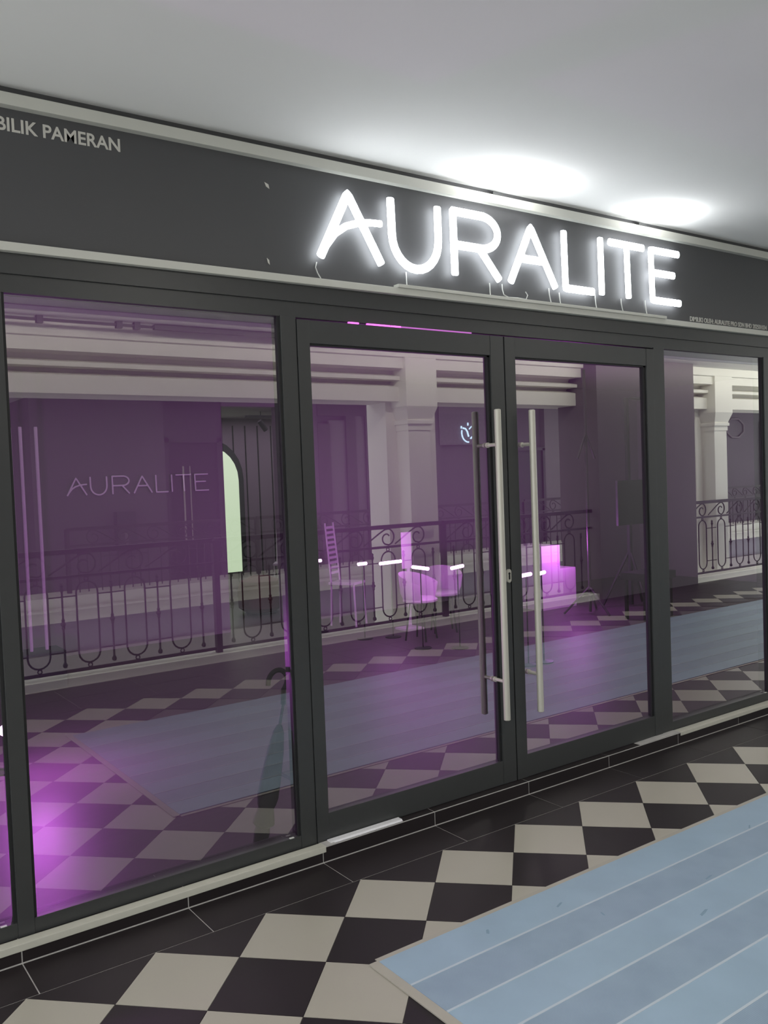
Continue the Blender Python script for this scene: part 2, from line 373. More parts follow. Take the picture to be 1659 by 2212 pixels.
# glowing strip in the gap over the left leaf
ls = thing('led_strip', 'pink glowing LED strip showing in the gap above the left door leaf', 'led strip', (0, 0, 0))
for a, b in ((1.500, 1.553), (1.596, 1.72), (1.725, 1.78)):
    box('led_segment', m_led2, a, b, 0.047, 0.056, 2.2642, 2.2712, ls, bevel=0.001)
m_led3 = mat('faint_pink_led', (0.5, 0.2, 0.55), 0.4, noise=0.02, emit=(0.6, 0.08, 0.6), estr=0.45)
box('led_tail', m_led3, 1.78, 2.20, 0.049, 0.057, 2.2648, 2.2708, ls)

# ------------------------------------------------------------------ lettering
sign = thing('illuminated_sign', 'white glowing neon-style letter sign on the charcoal fascia above the doors', 'sign', (1.34, 0.045, 2.5))
Z0, Z1 = 2.530, 2.810
def arc(cx, cz, rx, rz, a0, a1, n=14):
    return [(cx+rx*math.cos(math.radians(a0+(a1-a0)*i/n)), cz+rz*math.sin(math.radians(a0+(a1-a0)*i/n))) for i in range(n+1)]
LET = [
 [[(1.352, Z0), (1.495, Z1-0.008), (1.656, Z0)], [(1.358, Z0+0.012), (1.385, 2.578), (1.425, 2.627), (1.481, 2.665), (1.555, 2.689), (1.61, 2.696), (1.662, 2.699)]],
 [[(1.720, Z1)]+[(1.722, 2.69)]+arc(1.853, 2.665, 0.131, 0.142, 180, 360)+[(1.985, 2.69), (1.984, Z1)]],
 [[(2.078, Z0), (2.076, Z1+0.004)], [(2.076, Z1+0.004), (2.23, Z1+0.004)]+arc(2.245, 2.738, 0.108, 0.077, 80, -90)+[(2.085, 2.661)], [(2.235, 2.661), (2.352, Z0)]],
 [[(2.434, Z0), (2.576, Z1-0.006), (2.738, Z0)], [(2.497, 2.646), (2.668, 2.646)]],
 [[(2.812, Z1), (2.816, Z0), (3.020, Z0)]],
 [[(3.090, Z1), (3.093, Z0)]],
 [[(3.168, Z1-0.004), (3.436, Z1-0.004)], [(3.302, Z1-0.004), (3.310, Z0)]],
 [[(3.748, Z1-0.004), (3.508, Z1-0.004), (3.516, Z0), (3.757, Z0)], [(3.512, 2.682), (3.705, 2.682)]],
]
def densify(pl):
    out = []
    for a, b in zip(pl, pl[1:]):
        out.append(a)
        L = math.hypot(b[0]-a[0], b[1]-a[1])
        if L > 0.03: out += [(a[0]+(b[0]-a[0])*t, a[1]+(b[1]-a[1])*t) for t in (0.012/L, 1-0.012/L)]
    out.append(pl[-1]); return out
def stroke_bm(bm, pl, r, y, ry=0.55, base=(0, 0, 0)):
    pl = [pl[0]]+[p for i, p in enumerate(pl) if i > 0 and math.hypot(p[0]-pl[i-1][0], p[1]-pl[i-1][1]) > 1e-6]
    pl = densify(pl)
    pts = [Vector((x-base[0], y-base[1], z-base[2])) for x, z in pl]
    # rounded ends
    d0 = (pts[0]-pts[1]).normalized(); d1_ = (pts[-1]-pts[-2]).normalized()
    pts = [pts[0]+d0*r*0.5, pts[0]+d0*r*0.4] + pts + [pts[-1]+d1_*r*0.4, pts[-1]+d1_*r*0.5]
    rr = [r*0.80, r*0.95]+[r]*(len(pts)-4)+[r*0.95, r*0.80]
    tube_bm(bm, pts, rr, 12, ry=ry)
for L in LET:
    def f(bm, L=L):
        for i, pl in enumerate(L):
            stroke_bm(bm, pl, 0.0205 if not (L is LET[0] and i == 1) else 0.0155, 0.012, base=(1.34, 0.045, 2.5))
    fuse(build('letter', m_letter, f, sign, smooth=True), 0.004)
# cables under the letters
CAB = [('white cable curving down below the first lit letter', 1.345, 2.505, 1.358, 2.437, 0.03), ('white cable below the second lit letter', 1.812, 2.512, 1.809, 2.447, 0),
       ('white cable below the third lit letter', 2.315, 2.512, 2.312, 2.447, 0), ('white cable below the right foot of the fourth lit letter', 2.72, 2.525, 2.728, 2.447, 0),
       ('white cable just left of the fifth lit letter foot', 2.795, 2.51, 2.797, 2.447, 0), ('white cable left of the sixth lit letter foot', 3.068, 2.525, 3.07, 2.447, 0),
       ('white cable left of the seventh lit letter stem', 3.277, 2.52, 3.285, 2.447, 0), ('white cable left of the last lit letter', 3.482, 2.528, 3.488, 2.447, 0)]
for lb, xa, za, xb, zb, bend in CAB:
    o = build('letter_cable', m_cable, lambda bm: tube_bm(bm, [(xa, 0.038, za), (xa-bend*0.25, 0.036, (2*za+zb)/3), (xa+(xb-xa)*0.5-bend*0.2, 0.034, (za+2*zb)/3), (xb, 0.030, zb)], 0.0026, 6), smooth=True)
    tag(o, lb, 'cable', 'cables under the lit letters')
o = build('loose_cable', m_cable, lambda bm: tube_bm(bm, [(2.395, 0.036, 2.515), (2.397, 0.036, 2.488), (2.40, 0.03, 2.463), (2.43, 0.028, 2.452), (2.49, 0.028, 2.455), (2.55, 0.03, 2.453), (2.565, 0.034, 2.475), (2.553, 0.036, 2.492)], 0.0026, 6), smooth=True)
tag(o, 'loose looped white cable resting on the duct between third and fourth lit letters', 'cable', 'cables under the lit letters')
tx = text_mesh('fascia_lettering', 'BILIK PAMERAN', m_print, 0.112, 0.533, 2.812, 2.858, 0.0445, None, bold=0.018)
tag(tx, 'small off-white capital lettering at the upper left of the charcoal fascia', 'lettering')
tx = text_mesh('ownership_lettering', 'DIMILIKI OLEH: AURALITE PRO SDN BHD 202501034', m_print_dim, 3.90, 4.70, 2.446, 2.474, 0.0445, None, bold=0.02)
tag(tx, 'tiny grey capital lettering low on the fascia right of the lit letters', 'lettering')

# ------------------------------------------------------------------ two small lamps added to make the bright ceiling spots
for lb, x, pw, sz in (('left one of two small up-lights added by the upper moulding for a bright ceiling spot', 2.36, 2.2, 0.42), ('right one of two small up-lights added by the upper moulding for a bright ceiling spot', 3.44, 1.7, 0.24)):
    t = thing('added_up_light', lb, 'lamp', (x, 0.02, 2.93), group='added up-lights by the upper moulding')
    local_box('housing', m_frame, -0.03, 0.03, -0.012, 0.02, 0.0, 0.012, t, bevel=0.002)
    l = area_light('added_up_light_beam', (x, -0.05, 2.90), sz, 0.05, pw, (0.95, 0.98, 1.0), rot=(math.radians(180-10), 0, 0))
    l.parent = t; l.location = (0, -0.17, -0.075)
    l.visible_camera = True

# ------------------------------------------------------------------ blue protective mat
m_mat_a = mat_ribbed('blue_ribbed_sheet', (0.285, 0.375, 0.465), (0.19, 0.26, 0.34), 60)
m_mat_b = mat('blue_smooth_sheet', (0.285, 0.39, 0.485), 0.42, noise=0.12, nscale=5)
m_mat_line = mat('pale_blue_seam', (0.46, 0.52, 0.57), 0.5, noise=0.05)
m_tape = mat('cream_tape', (0.38, 0.355, 0.30), 0.5, noise=0.08, nscale=10)
fm = thing('floor_mat', 'pale blue striped protective mat running along the walkway floor', 'mat', (0.96, -0.765, 0))
X1 = 15.0; wst = 0.177; nst = 10
for i in range(nst):
    y1 = -wst*i; y0 = y1-wst
    local_box('stripe', m_mat_b if i % 2 == 0 else m_mat_a, 0.02, X1, y0+0.003, y1-0.003, 0.0008, 0.0065, fm)
    if i: local_box('seam', m_mat_line, 0.02, X1, y1-0.0042, y1+0.0042, 0.0008, 0.0078, fm)
local_box('edge_tape', m_tape, -0.015, 0.02, -wst*nst-0.03, 0.006, 0.0008, 0.0050, fm)
local_box('edge_tape', m_tape, 0.02, X1, 0.0, 0.022, 0.0006, 0.0030, fm)
m_scuff = mat('dark_blue_scuff', (0.20, 0.30, 0.38), 0.6, noise=0.2, nscale=30)
for sx_, sy_, sl, sw, sa in ((0.75, -0.115, 0.05, 0.010, 0.3), (0.82, -0.26, 0.03, 0.008, 1.2), (1.35, -0.33, 0.06, 0.009, 0.1), (1.9, -0.16, 0.05, 0.008, 0.5), (1.10, -0.48, 0.07, 0.012, 0.2), (0.42, -0.09, 0.035, 0.012, 0.8), (2.3, -0.35, 0.06, 0.008, 0.0), (1.55, -0.62, 0.05, 0.010, 0.4)):
    build('scuff_mark', m_scuff, lambda bm: [bm.faces.new([bm.verts.new((0.45*sl*math.cos(2*PI*k/8)*(1+0.5*math.sin(3*k)), 0.55*sw*math.sin(2*PI*k/8)*(1+0.4*math.cos(5*k)), 0)) for k in range(8)])], fm, (sx_, sy_, 0.0071), (0, 0, sa))

# ------------------------------------------------------------------ near gallery edge: kerb, railing, beam, columns (seen mirrored in the glass)
struct(box('trim_5', m_plaster, -3.0, 17.0, -4.30, -4.0, -0.25, 0.068, bevel=0.006), 'white kerb under the iron railing')
def railing_meshes(flip):
    s = -1 if flip else 1; R = {}
    def mk(nm, fn, sm=True):
        bm = bmesh.new(); fn(bm); R[nm] = mesh_of(nm, bm, m_iron, sm)
    mk('oval_loop', lambda bm: tube_bm(bm, [(x, 0, z) for x, z in ([(0.088*math.cos(math.radians(a)), 0.745+0.088*math.sin(math.radians(a))) for a in range(0, 181, 22)] + [(0.088*math.cos(math.radians(a)), 0.245+0.088*math.sin(math.radians(a))) for a in range(180, 361, 22)])], 0.008, 6, closed=True))
    mk('ring', lambda bm: tube_bm(bm, [(0.017*math.cos(2*PI*k/8), 0, 0.017*math.sin(2*PI*k/8)) for k in range(8)], 0.006, 5, closed=True))
    mk('picket', lambda bm: lathe_bm(bm, [(0.004, 0.135), (0.017, 0.142), (0.021, 0.156), (0.017, 0.170), (0.009, 0.18), (0.008, 0.45), (0.016, 0.46), (0.011, 0.475), (0.024, 0.495), (0.011, 0.515), (0.016, 0.53), (0.008, 0.54), (0.008, 0.755), (0.014, 0.77), (0.017, 0.785), (0.009, 0.80), (0.016, 0.815), (0.004, 0.83)], 7))
    mk('tie_bar', lambda bm: tube_bm(bm, [(0.088, 0, 0), (0.312, 0, 0)], 0.006, 5))
    sp = [(-0.30, 0.905), (-0.20, 0.965), (-0.10, 1.025), (-0.03, 1.060)]
    sp += [(0.082*math.cos(math.radians(a)), 0.983+0.084*math.sin(math.radians(a))) for a in range(80, -100, -18)]
    sp += [((0.082-0.0005*(i*9))*math.cos(math.radians(-100-i*18)), 0.975+(0.075-0.0042*i)*math.sin(math.radians(-100-i*18))) for i in range(1, 13)]
    mk('scroll', lambda bm: tube_bm(bm, [(s*x, 0, z) for x, z in sp], 0.0085, 6))
    return R
RN = railing_meshes(False); RF = railing_meshes(True)
def railing(x0, x1, Y, label, n, first, pitch, R, group, post0=True):
    t = thing('iron_railing', label, 'railing', (x0, Y, 0), group=group); L = x1-x0
    local_box('top_rail', m_iron, 0.0, L-0.03, -0.022, 0.022, 1.066, 1.108, t, bevel=0.004)
    local_box('middle_rail', m_iron, 0.0, L-0.03, -0.012, 0.012, 0.868, 0.892, t)
    local_box('bottom_rail', m_iron, 0.0, L-0.03, -0.012, 0.012, 0.092, 0.118, t)
    if post0: local_box('post', m_iron, -0.026, 0.026, -0.026, 0.026, 0.0 if Y > -6 else 0.28, 1.09, t)
    for k in range(n):
        x = first+pitch*k
        for nm in ('oval_loop', 'scroll'): link(nm, R[nm], t, (x, 0, 0))
        for z in (0.135, 0.853): link('ring', R['ring'], t, (x, 0, z))
        link('picket', R['picket'], t, (x-pitch/2, 0, 0))
        if k < n-1:
            for z in (0.265, 0.72): link('tie_bar', R['tie_bar'], t, (x, 0, z))
        if k == n-1 and x+pitch/2 < L-0.05: link('picket', R['picket'], t, (x+pitch/2, 0, 0))
    return t
gN = 'black wrought iron railings along the walkway'
railing(0.08, 2.745, -4.1, 'black scrollwork railing mirrored in the left window left of its post', 6, 0.29, 0.405, RN, gN)
railing(2.745, 5.41, -4.1, 'black scrollwork railing mirrored across the left window edge and the left door leaf', 6, 0.345, 0.395, RN, gN)
railing(5.41, 7.80, -4.1, 'black scrollwork railing mirrored behind the two long door handles', 5, 0.345, 0.405, RN, gN)
railing(9.75, 12.41, -4.1, 'black scrollwork railing in front of the white column in the right window', 6, 0.30, 0.44, RN, gN)
struct(box('wall_pillar', m_mauve, 7.78, 9.72, -4.6, -3.96, 0.0, CEIL), 'wide dark clad pillar on the walkway edge')
# moulded beam
prof = [(-4.30, 2.40), (-4.30, 2.555), (-4.46, 2.60), (-4.44, 2.622), (-4.27, 2.624), (-4.27, 2.662), (-4.42, 2.70), (-4.40, 2.738), (-4.20, 2.74), (-4.20, 2.848), (-4.16, 2.855), (-4.16, 2.962), (-4.75, 2.962), (-4.75, 2.40)]
struct(build('trim_6', m_plaster, lambda bm: profile_x_bm(bm, prof, -3.0, 24.0)), 'white moulded beam along the atrium edge')
def column(x, label):
    c = thing('column', label, 'column', (x, -4.3, -0.3), group='white atrium columns')
    local_box('pier', m_plaster, -0.30, 0.38, -0.50, -0.14, -3.2, 2.72, c, bevel=0.01)
    local_box('shaft', m_plaster, -0.16, 0.14, -0.15, 0.07, 0.0, 2.40, c, bevel=0.012)
    local_box('necking', m_plaster, -0.19, 0.17, -0.15, 0.10, 2.455, 2.50, c, bevel=0.010)
    local_box('necking', m_plaster, -0.17, 0.15, -0.15, 0.08, 2.39, 2.46, c)
    build('capital', m_plaster, lambda bm: [bm.faces.new(q) for q in []] or frustum(bm, (-0.17, 0.15, -0.15, 0.085, 2.50), (-0.22, 0.20, -0.15, 0.135, 2.64)), c)
    local_box('impost_block', m_plaster, -0.22, 0.20, -0.15, 0.135, 2.64, 3.26, c, bevel=0.006)
def frustum(bm, a, b):
    v = [bm.verts.new(p) for p in ((a[0], a[2], a[4]), (a[1], a[2], a[4]), (a[1], a[3], a[4]), (a[0], a[3], a[4]), (b[0], b[2], b[4]), (b[1], b[2], b[4]), (b[1], b[3], b[4]), (b[0], b[3], b[4]))]
    for f in ((0,3,2,1),(4,5,6,7),(0,1,5,4),(1,2,6,5),(2,3,7,6),(3,0,4,7)): bm.faces.new([v[i] for i in f])
column(5.25, 'white square column with moulded capital mirrored in the left door leaf')
column(10.73, 'bright white column with moulded capital mirrored in the right window')
# lighting track under the walkway ceiling by the beam
tr = thing('ceiling_track', 'thin dark lighting track under the ceiling mirrored at the top of the left window', 'lighting track', (0, -3.92, 2.935))
local_box('rail', m_frame, -1.0, 2.9, -0.014, 0.014, -0.010, 0.008, tr)
local_box('conduit', m_frame, 2.2, 4.1, -0.03, 0.02, -0.02, 0.020, tr)
for x in (1.27, 1.9, 2.05): local_box('bracket', m_frame, x-0.025, x+0.025, -0.025, 0.025, -0.03, 0.027, tr)

# linear lamp added to brighten the beam and columns
ww = thing('added_wash_light', 'slim white linear light added on the walkway ceiling to brighten the moulded beam', 'lamp', (6.5, -3.55, CEIL-0.034))
local_box('housing', m_ceiling, -8.0, 8.0, -0.02, 0.02, 0.0, 0.030, ww)
wl = area_light('beam_fill_lamp', (0, 0, 0), 16.0, 0.03, 75, (1.0, 0.98, 0.90), rot=(math.radians(-62), 0, 0)); wl.parent = ww; wl.location = (0, -0.024, 0.012)

# ceiling lamps added out of view to light the walkway
def added_downlight(x, y, pw, label):
    t = thing('added_downlight', label, 'added_downlight', (x, y, CEIL), group='round ceiling lamps added out of view over the walkway')
    build('rim', m_trim, lambda bm: lathe_bm(bm, [(0.10, -0.001), (0.13, -0.002), (0.13, -0.012), (0.10, -0.014)], 24), t)
    build('diffuser', m_lens, lambda bm: lathe_bm(bm, [(0.10, -0.006), (0.10, -0.015)], 24), t)
    l = area_light('added_downlight_lamp', (0, 0, -0.02), 0.22, 0.22, pw, (1.0, 0.96, 0.88), shape='DISK'); l.parent = t
for lb, x in (('leftmost added ceiling lamp behind the viewer', -2.0), ('added ceiling lamp above the left window', 1.4), ('added ceiling lamp above the double door', 4.8), ('added ceiling lamp beyond the right window', 8.2), ('farthest added ceiling lamp by the white column', 11.6)):
    added_downlight(x, -2.15, 16, lb)

# ------------------------------------------------------------------ opposite gallery (seen mirrored)
OY = -7.75
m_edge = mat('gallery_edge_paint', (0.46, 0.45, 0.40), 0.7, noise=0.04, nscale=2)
m_recess = mat('shade_toned_recess', (0.17, 0.16, 0.185), 0.8, noise=0.05, nscale=2)  # darker grey puts the soffit shade into the colour
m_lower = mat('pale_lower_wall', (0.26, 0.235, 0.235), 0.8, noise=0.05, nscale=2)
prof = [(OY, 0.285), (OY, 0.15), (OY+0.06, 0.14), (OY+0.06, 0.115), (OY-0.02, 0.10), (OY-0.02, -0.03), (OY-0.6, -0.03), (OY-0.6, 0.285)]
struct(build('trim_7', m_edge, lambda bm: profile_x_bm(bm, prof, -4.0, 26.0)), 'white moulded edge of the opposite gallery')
struct(box('trim_8', m_recess, -4.0, 26.0, OY-0.6, OY-0.12, -0.42, -0.03), 'recessed band below the opposite gallery edge with soffit shade in its grey')
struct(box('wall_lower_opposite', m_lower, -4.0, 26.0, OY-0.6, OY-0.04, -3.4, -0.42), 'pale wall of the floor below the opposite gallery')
struct(box('floor_opposite', m_int_floor, -8.0, 26.0, -20.0, OY-0.6, -0.3, 0.0))
struct(box('ceiling_opposite', m_ceiling, -8.0, 26.0, -20.0, OY-0.1, 2.97, 3.3))
struct(box('atrium_light_blocker', m_ceiling, -8.0, 26.0, -8.0, -4.4, 6.7, 6.9))  # unseen slab added to cut the world light in the atrium
struct(box('floor_lower', m_ceiling, -8.0, 26.0, -8.2, -4.3, -3.6, -3.4))
gF = 'black wrought iron railings of the opposite gallery'
xs = 2.55
names = ['far railing across the atrium mirrored behind the faint wall letters', 'far railing across the atrium mirrored beside the lit arch', 'far railing across the atrium mirrored left of the white column', 'far railing across the atrium mirrored right of the white column', 'far railing across the atrium mirrored behind the right door handle', 'far railing across the atrium mirrored in the middle of the right door leaf', 'far railing across the atrium hidden behind the clad pillar', 'far railing across the atrium mirrored right of the bright column']
for i, lb in enumerate(names[:6]+[names[7]]):
    x0 = xs+2.66*i if i < 6 else 18.53
    railing(x0, x0+2.66, OY-0.30, lb, 6, 0.33, 0.4, RF, gF)
# opposite facade
OW = -10.2
struct(box('wall_opposite', m_dark_wall, 2.85, 26.0, OW-0.3, OW-0.12, 0.0, 2.97))
wo = sgroup('wall_opposite_panels')
for a, b in ((2.85, 4.74), (5.76, 7.60), (8.80, 10.42), (11.80, 12.45), (15.0, 20.1), (20.1, 26.0)):
    box('wall_panel', m_dark_wall, a, b, OW-0.13, OW, 0.0, 2.97, wo)
box('pale_wall_panel', m_panel_grey, 13.32, 15.0, OW-0.13, OW, 0.0, 2.97, wo)
struct(box('wall_corridor', m_dark_wall, 2.7, 2.85, -18.0, OW, 0.0, 2.97))
struct(box('wall_corridor_end', m_dark_wall, -8.0, 2.8, -18.2, -18.0, 0.0, 2.97))
dr = thing('glass_door', 'dark glass door recessed in the wall across the atrium', 'door', (4.75, OW-0.1, 0))
local_box('frame', m_frame, 0.0, 0.08, -0.02, 0.06, 0, 2.36, dr); local_box('frame', m_frame, 0.92, 1.0, -0.02, 0.06, 0, 2.36, dr)
local_box('lintel', m_frame, 0.0, 1.0, -0.02, 0.06, 2.28, 2.97, dr); local_box('leaf', m_frame_edge, 0.08, 0.92, -0.01, 0.02, 0.0, 2.28, dr)
local_box('pull_bar', m_steel, 0.30, 0.325, 0.03, 0.05, 0.7, 1.9, dr); local_box('pull_bar', m_steel, 0.42, 0.435, 0.03, 0.05, 0.7, 1.9, dr)
wb = thing('wall_box', 'small dark cabinet fixed to the wall across the atrium', 'wall cabinet', (3.87, OW, 0.62))
local_box('body', m_board, 0, 0.30, 0, 0.16, 0, 0.60, wb); local_box('slot', m_panel_grey, 0.11, 0.16, 0.158, 0.164, 0.05, 0.28, wb)
sp = thing('shopfront', 'dark grey shopfront frame with pale panels mirrored left of the white column', 'shopfront', (7.6, OW, 0))
m_sf = mat('dark_grey_frame', (0.075, 0.07, 0.065), 0.6, noise=0.05)
local_box('frame', m_sf, 0.0, 1.2, -0.10, 0.02, 2.74, 2.97, sp); local_box('frame', m_sf, 1.02, 1.2, -0.10, 0.03, 0, 2.74, sp); local_box('frame', m_sf, 0.0, 0.26, -0.10, 0.01, 0, 2.6, sp)
local_box('pale_panel', m_panel_grey, 0.26, 0.60, -0.10, -0.03, 0, 2.66, sp); local_box('frame', m_sf, 0.60, 0.81, -0.10, 0.02, 0, 2.74, sp); local_box('pale_panel', m_panel_grey, 0.81, 1.02, -0.10, -0.02, 0, 2.74, sp)
lg = thing('logo_sign', 'glowing blue-white leaf emblem on a pebbled band across the atrium', 'sign', (11.10, OW+0.02, 2.45))
local_box('band', m_stone, -0.72, 0.70, -0.14, 0.0, -0.26, 0.35, lg)
local_box('band_top', m_panel_grey, -0.72, 0.70, -0.14, 0.0, 0.35, 0.52, lg)
def emb(pl, r): 
    build('emblem_stroke', m_logo, lambda bm: tube_bm(bm, [(x, 0.03, z) for x, z in pl], r, 6), lg, smooth=True)
emb([(-0.17+0.17*(1+math.cos(math.radians(a))), -0.02+0.19*math.sin(math.radians(a))) for a in range(165, 281, 12)], 0.016)
emb([(-0.13, 0.07), (-0.07, 0.06), (-0.02, 0.0), (0.0, -0.07), (0.01, -0.10)], 0.018)
emb([(0.06, -0.14), (0.12, -0.09), (0.155, -0.02), (0.17, 0.03)], 0.018)
emb([(0.03, 0.05), (0.09, 0.10), (0.16, 0.12)], 0.014); emb([(-0.175, 0.06), (-0.175, 0.11)], 0.018); emb([(0.0, 0.12), (0.0, 0.18)], 0.016)
ps = thing('door_panel', 'dark tall panel door across the atrium mirrored beside the right door handle', 'door', (12.45, OW-0.1, 0))
local_box('leaf', m_board, 0.06, 0.80, 0, 0.05, 0, 2.05, ps); local_box('frame', m_frame, 0, 0.06, 0, 0.10, 0, 2.1, ps); local_box('frame', m_frame, 0.80, 0.87, 0, 0.10, 0, 2.1, ps); local_box('frame', m_frame, 0, 0.87, 0, 0.10, 2.05, 2.12, ps)
os_ = thing('octagon_sign', 'thin pale octagonal outline sign across the atrium in the right window', 'sign', (20.35, OW+0.03, 2.54))
build('outline', m_panel_grey, lambda bm: tube_bm(bm, [(0.42*math.cos(math.radians(22.5+45*k)), 0, 0.26*math.sin(math.radians(22.5+45*k))) for k in range(8)], 0.02, 6, closed=True), os_)
pd = thing('pale_door', 'pale door with small dark knob across the atrium at the right picture edge', 'door', (21.5, OW+0.01, 0))
local_box('leaf', m_panel_grey, 0, 1.1, 0, 0.05, 0, 2.7, pd); local_box('knob', m_black, 0.10, 0.18, 0.05, 0.11, 1.25, 1.37, pd)

# ------------------------------------------------------------------ shop interior (seen through the glass)
struct(box('floor_shop', m_int_floor, -2.3, 10.4, 0.10, 9.0, -0.06, 0.0))
struct(box('ceiling_shop', m_int_wall, -2.3, 10.4, 0.22, 9.0, 2.75, 2.85))
struct(box('wall_shop_left', m_int_wall, -2.4, -2.3, 0.2, 9.0, 0, 2.8))
struct(box('wall_shop_right', m_int_wall, 10.3, 10.4, 0.2, 9.0, 0, 2.8))
struct(box('wall_back_left', m_int_wall, -2.3, 3.46, 5.5, 5.62, 0, 2.8))
struct(box('wall_back_right', m_int_wall, 4.13, 10.3, 5.5, 5.62, 0, 2.8))
struct(box('wall_back_header', m_int_wall, 3.46, 4.13, 5.5, 5.62, 2.42, 2.8))
wb2 = struct(box('wall_back_room', m_int_wall, 3.3, 6.8, 8.2, 8.3, 0, 2.8), 'panelled wall of the back room')
for x in (4.90, 5.09, 5.285, 5.5): box('panel_groove', m_frame_edge, x-0.008, x+0.008, 8.192, 8.201, 0, 2.40, wb2)
struct(box('wall_back_room_side', m_int_wall, 3.2, 3.3, 5.62, 8.2, 0, 2.8)); struct(box('wall_back_room_end', m_int_wall, 6.8, 6.9, 5.62, 8.2, 0, 2.8))
aw = thing('arch_panel', 'greenish-white glowing arch with dark surround seen in the back room', 'arch niche', (4.53, 8.12, 0))
def archpoly(hw, zt):
    zc = zt-hw*1.15
    return [(-hw, 0.35)]+[(-hw*math.cos(math.radians(a)), zc+hw*1.15*math.sin(math.radians(a))) for a in range(0, 181, 15)]+[(hw, 0.35)]
build('surround', m_board, lambda bm: prism_bm(bm, archpoly(0.48, 2.20), 0.02, 0.07), aw)
build('lit_panel', m_arch, lambda bm: prism_bm(bm, archpoly(0.395, 2.09), 0.005, 0.025), aw)
isg = thing('wall_lettering', 'thin pale unlit capital letters given a faint glow on the dim wall inside the shop', 'sign', (1.82, 5.49, 1.53))
sx = (3.276-1.821)/(3.757-1.352); sz = (1.705-1.535)/(Z1-Z0)
m_dimletter = mat('faint_glow_letter', (0.85, 0.80, 0.86), 0.5, noise=0.02, emit=(0.5, 0.4, 0.55), estr=0.10)  # faint emission stands in for light on the unlit letters
for L in LET:
    def f(bm, L=L):
        for pl in L:
            stroke_bm(bm, [((x-1.352)*sx, (z-Z0)*sz+0.005) for x, z in pl], 0.0085, -0.004)
    fuse(build('letter', m_dimletter, f, isg, smooth=True), 0.0028)

def lamp_point(parent, loc, pw, col, r=0.08):
    l = bpy.data.lights.new('led_glow', 'POINT'); l.energy = pw; l.color = col; l.shadow_soft_size = r
    o = bpy.data.objects.new('led_glow', l); COL.objects.link(o); o.parent = parent; o.location = loc; return o
PUR = (0.80, 0.16, 1.0)
def led_lamp(ax, ay, bx, by, z, label, pw):
    t = thing('led_bar_lamp', label, 'lamp', ((ax+bx)/2, (ay+by)/2, 0), group='magenta LED bar lamps inside the shop')
    cx, cy = (ax+bx)/2, (ay+by)/2
    build('bar', m_led, lambda bm: tube_bm(bm, [(ax-cx, ay-cy, z), (bx-cx, by-cy, z)], 0.016, 8), t, smooth=True)
    build('pole', m_darksteel, lambda bm: tube_bm(bm, [(0, 0, 0.012), (0, 0, z-0.012)], 0.006, 6), t)
    build('base', m_darksteel, lambda bm: lathe_bm(bm, [(0.08, 0.0), (0.08, 0.008), (0.02, 0.014)], 16), t)
    if pw: lamp_point(t, (0, -0.05, z+0.08), pw, PUR)
LD = [((4.12, 4.78), (4.19, 4.78), 'tiny magenta lamp glow beside the left door jamb', 0), ((4.20, 4.10), (4.30, 4.10), 'short magenta lamp left of the longest glowing bar', 2),
      ((4.36, 3.95), (4.64, 3.98), 'longest magenta glowing bar in front of the white column', 10), ((4.36, 3.42), (4.345, 3.17), 'magenta bar tilted down right of the longest one', 8),
      ((4.50, 3.02), (4.70, 3.10), 'magenta bar just left of the dark inside handle', 8), ((4.46, 2.09), (4.60, 2.12), 'magenta bar crossing the left edge of the right door glass', 2), ((4.64, 2.07), (4.76, 2.12), 'small magenta bar right of the right pull handle', 0)]
for a, b, lb, pw in LD: led_lamp(a[0], a[1], b[0], b[1], 0.75, lb, pw)
# purple lamp at the far left
t = thing('led_tube_lamp', 'purple glowing tube lamp on the floor at the left picture edge', 'lamp', (0.47, 2.2, 0))
build('tube', m_led, lambda bm: lathe_bm(bm, [(0.008, 0.21), (0.022, 0.22), (0.022, 0.26), (0.008, 0.27)], 10), t, smooth=True)
build('pole', m_darksteel, lambda bm: lathe_bm(bm, [(0.008, 0.01), (0.008, 0.21)], 8), t); build('base', m_darksteel, lambda bm: lathe_bm(bm, [(0.07, 0), (0.07, 0.01)], 14), t)
lamp_point(t, (0.12, -0.20, 0.50), 42, PUR, 0.05)

# umbrella
um = thing('umbrella', 'closed black umbrella with hooked handle leaning inside the left window', 'umbrella', (1.045, 0.22, 0.002))
ax_ = Vector((0.135, -0.04, 0.66)); rotq = Vector((0, 0, 1)).rotation_difference(ax_.normalized()); um.rotation_euler = rotq.to_euler()
build('canopy', m_black, lambda bm: lathe_bm(bm, [(0.012, 0.03), (0.030, 0.06), (0.034, 0.11), (0.030, 0.135), (0.048, 0.15), (0.040, 0.19), (0.034, 0.215), (0.040, 0.23), (0.046, 0.26), (0.044, 0.34), (0.036, 0.46), (0.024, 0.54), (0.011, 0.57)], 12), um, smooth=True)
build('tip', m_darksteel, lambda bm: lathe_bm(bm, [(0.004, 0.0), (0.006, 0.035)], 8), um)
build('shaft', m_darksteel, lambda bm: lathe_bm(bm, [(0.007, 0.55), (0.007, 0.68)], 8), um)
build('handle', m_black, lambda bm: tube_bm(bm, [(0, 0, 0.66)]+[(-0.045+0.045*math.cos(math.radians(a)), 0, 0.755+0.05*math.sin(math.radians(a))) for a in range(-40, 215, 15)], 0.011, 8), um, smooth=True)

